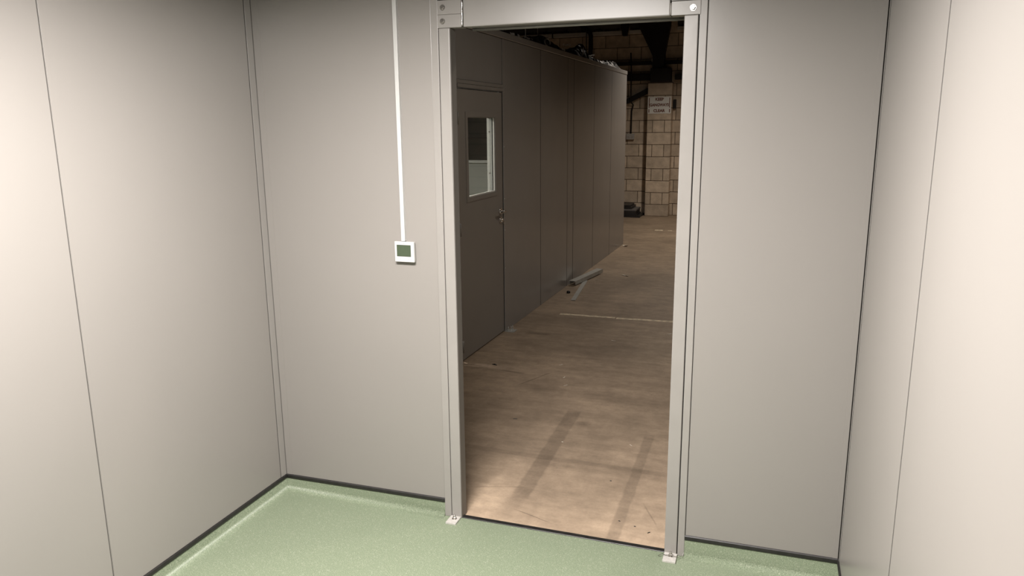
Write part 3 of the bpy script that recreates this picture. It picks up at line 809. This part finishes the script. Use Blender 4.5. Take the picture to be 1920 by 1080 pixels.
shred('short silver scrap at the foot of the longer hanging wire', 1.36, -0.03, 0.012, 0.05, 0.0, -0.004, 0.024)
shred('silver tape scrap between the feet of the two hanging wires', 1.62, -0.06, 0.030, 0.30, -0.02, 0.0, 0.014)
shred('silver strip lying level on the largest black plastic heap', 2.78, -0.04, 0.065, 0.30, 0.0, 0.025, 0.018)
shred('bright silver strip at the cabin roof edge below the largest plastic heap', 2.66, -0.015, 0.013, 0.12, 0.0, 0.0, 0.020)
shred('upright silver scrap right of the largest black plastic heap', 3.50, -0.02, 0.02, 0.03, 0.0, 0.075, 0.030)
shred('silver scrap folded over beside the foot of the drain pipe', 3.60, -0.05, 0.075, 0.15, 0.0, -0.055, 0.026)
shred('thin silver strip poking up right of the drain pipe', 3.86, -0.05, 0.04, 0.30, 0.0, 0.035, 0.012)
# loose hoop of clear tubing on the second heap
hc = cw(-0.012, 2.16, ROOF+0.030)
hoop = tube([hc + UD*0.085*math.cos(t*math.pi/10) + Vector((0, 0, 0.034*math.sin(t*math.pi/10))) for t in range(-1, 16)], 0.008, 8)
tag(obj('tubing_hoop', hoop, mat('clear tubing', (0.18, 0.17, 0.16), 0.15, 0.2)), 'small shiny loop of tubing on the black plastic heap', 'tubing')
# two wires hanging from the roof
for (px, py0, py1, lab, r) in ((985, 49, 72, 'brighter and longer of the two thin wires hanging over the cabin', 0.0052), (1008, 51, 73, 'fainter of the two thin wires hanging over the cabin', 0.0024)):
    u, z = oncab(px, py1, -0.12)
    p = cw(-0.12, u, 0.0)
    tag(obj('hanging_wire', tube([p + Vector((0, 0, max(z, ROOF))), p + Vector((0.004, 0.01, 3.2)), p + Vector((0.0, 0.0, roofz(p.y)))], r, 6), mat('pale wire', (0.85, 0.82, 0.76), 0.5)), lab, 'wire', 'wires hanging over the cabin')

# ================================================================== THINGS ON THE CONCRETE
def channel(name, label, p, q, w, hgt, lift0, lift1, t=0.003, lip=True, flip=False):
    """open steel channel from p to q on the floor"""
    p = Vector((p[0], p[1], ZG+lift0)); q = Vector((q[0], q[1], ZG+lift1))
    d = (q-p).normalized(); s = Vector((d.y, -d.x, 0)).normalized(); up = s.cross(d)
    pf = [(-w/2, 0), (-w/2, hgt), (w/2, hgt), (w/2, 0), (w/2-t, 0), (w/2-t, hgt-t), (-w/2+t, hgt-t), (-w/2+t, 0)]
    b = bmesh.new()
    R_ = [[b.verts.new(c + s*a + up*z) for a, z in pf] for c in (p, q)]
    k = len(pf)
    for i in range(k): b.faces.new((R_[0][i], R_[0][(i+1) % k], R_[1][(i+1) % k], R_[1][i]))
    for R0 in R_:
        for f in ((0, 1, 6, 7), (1, 2, 5, 6), (2, 3, 4, 5)): b.faces.new([R0[i] for i in f])
    return tag(obj(name, b, M_galv), label, 'steel channel', 'loose steel channels on the concrete')
pa, pb = onz(1073, 535), onz(1124.5, 511.5)
channel('steel_channel', 'wide galvanised steel channel lying against the foot of the cabin', pa, pb, 0.078, 0.042, 0.010, 0.012)
pa, pb = onz(1074.5, 563), onz(1098, 526)
channel('steel_channel', 'slim galvanised steel strip sticking out from under the wide channel', pa, pb, 0.045, 0.007, 0.0, 0.0, 0.002)
c = onz(1065.8, 549.5, ZG)
tag(obj('rubber_bung', tube([c, c+Vector((0, 0, 0.018)), c+Vector((0, 0, 0.024))], [0.019, 0.019, 0.012], 12), M_dark), 'small round black bung on the concrete near the steel channels', 'bung')
scraps = [((1167.5, 516), (1177.5, 518.5), 0.030, 'curled white paper scrap, brightest on the concrete beyond the steel channels'),
          ((1170.5, 461.5), (1174.5, 462.5), 0.07, 'paper scrap at the far corner of the cabin'),
          ((1116, 524.5), (1123, 524.8), 0.02, 'faint paper scrap just right of the steel channels'),
          ((1146.5, 638.5), (1154, 640), 0.012, 'small paper scrap below the painted cream line'),
          ((1252, 627.5), (1259, 626.5), 0.015, 'paper scrap next to the right door post'),
          ((1048, 685.2), (1055, 684), 0.014, 'paper scrap on the concrete level with the cabin door sill'),
          ((1056, 709.5), (1059.5, 707), 0.010, 'tiny paper scrap in the middle of the doorway view'),
          ((1057, 723.5), (1064, 722), 0.008, 'thin paper sliver in the middle of the doorway view'),
          ((1053.5, 829), (1056, 830), 0.008, 'tiny pale crumb on the dark band of the concrete'),
          ((1181, 834), (1185, 837), 0.005, 'pale curl of shaving near the right door post')]
for (p0, p1, w, lab) in scraps:
    p = onz(*p0, ZG); q = onz(*p1, ZG); d = (q-p); n = Vector((-d.y, d.x, 0)).normalized()
    b = bmesh.new(); A_ = []; B_ = []
    for i in range(5):
        t = i/4; c = p.lerp(q, t) + Vector((0, 0, 0.001+0.35*w*abs(t-0.45)))
        A_.append(b.verts.new(c + n*w*(0.5-0.15*abs(t-0.5)))); B_.append(b.verts.new(c - n*w*(0.5-0.2*t)+Vector((0, 0, 0.1*w))))
    for i in range(4): b.faces.new((A_[i], A_[i+1], B_[i+1], B_[i]))
    o = tag(obj('paper_scrap', b, M_paper), lab, 'paper scrap', 'scraps on the concrete')
    md = o.modifiers.new('thickness', 'SOLIDIFY'); md.thickness = 0.0008
for (p0, p1, w, lab) in (((922.5, 683.3), (932, 685.2), 0.016, 'black sliver on the concrete in front of the cabin door'),
                         ((962, 785.5), (970, 785.8), 0.005, 'small dark twist of wire on the concrete left of the middle'),
                         ((1159.5, 977), (1163, 978), 0.006, 'dark crumb on the concrete near the threshold'),
                         ((1188.5, 987.3), (1192, 988), 0.005, 'dark crumb right of the other, close to the right door post'),
                         ((1143.5, 901.8), (1147, 902.4), 0.005, 'dark crumb on the concrete between the two long stains'),
                         ((1214, 1000), (1219, 998.5), 0.006, 'dark crumb at the foot of the right door post')):
    p = onz(*p0, ZG); q = onz(*p1, ZG)
    b = tube([p+Vector((0, 0, 0.0015)), p.lerp(q, 0.5)+Vector((0, 0, max(0.002, w/3))), q+Vector((0, 0, 0.0015))], [0.0015, max(0.002, w/3), 0.0015], 6)
    tag(obj('dark_scrap', b, M_dark), lab, 'scrap', 'dark scraps on the concrete')

# ================================================================== ADDED WAREHOUSE LAMPS, OUT OF VIEW
def added_bay(label, loc, watts, cone, blend):
    hb = thing('added_bay_lamp', label, 'lamp', loc, group='unseen lamps added under the warehouse roof')
    dome = tube([(0, 0, 0.0), (0, 0, 0.05), (0, 0, 0.12), (0, 0, 0.15)], [0.22, 0.20, 0.10, 0.06], 24, caps=False)
    obj('reflector', dome, M_steelblk, hb)
    obj('housing', tube([(0, 0, 0.14), (0, 0, 0.24)], 0.07, 16), M_steelblk, hb)
    obj('chain', tube([(0, 0, 0.24), (0, 0, roofz(loc[1])-loc[2])], 0.008, 6), M_steelblk, hb)
    ld = bpy.data.lights.new('added_bay_light', 'SPOT'); ld.energy = watts; ld.color = (1.0, 0.89, 0.77)
    ld.spot_size = math.radians(cone); ld.spot_blend = blend; ld.shadow_soft_size = 0.16
    lo = bpy.data.objects.new('added_bay_light', ld); COL.objects.link(lo); lo.parent = hb; lo.location = (0, 0, -0.02)
added_bay('unseen round black lamp added near the far block wall to light that end', (-1.0, 11.6, 3.85), ADDED_BAY_POWER, 140, 0.8)  # unseen lamp added for the far end, cone narrowed to darken the upper wall
added_bay('unseen round black lamp added outside the doorway to brighten the floor and cabin', (0.9, 4.6, 4.2), ADDED_NEAR_BAY_POWER, 140, 0.5)  # unseen fill lamp added to lift the floor and cabin near the door
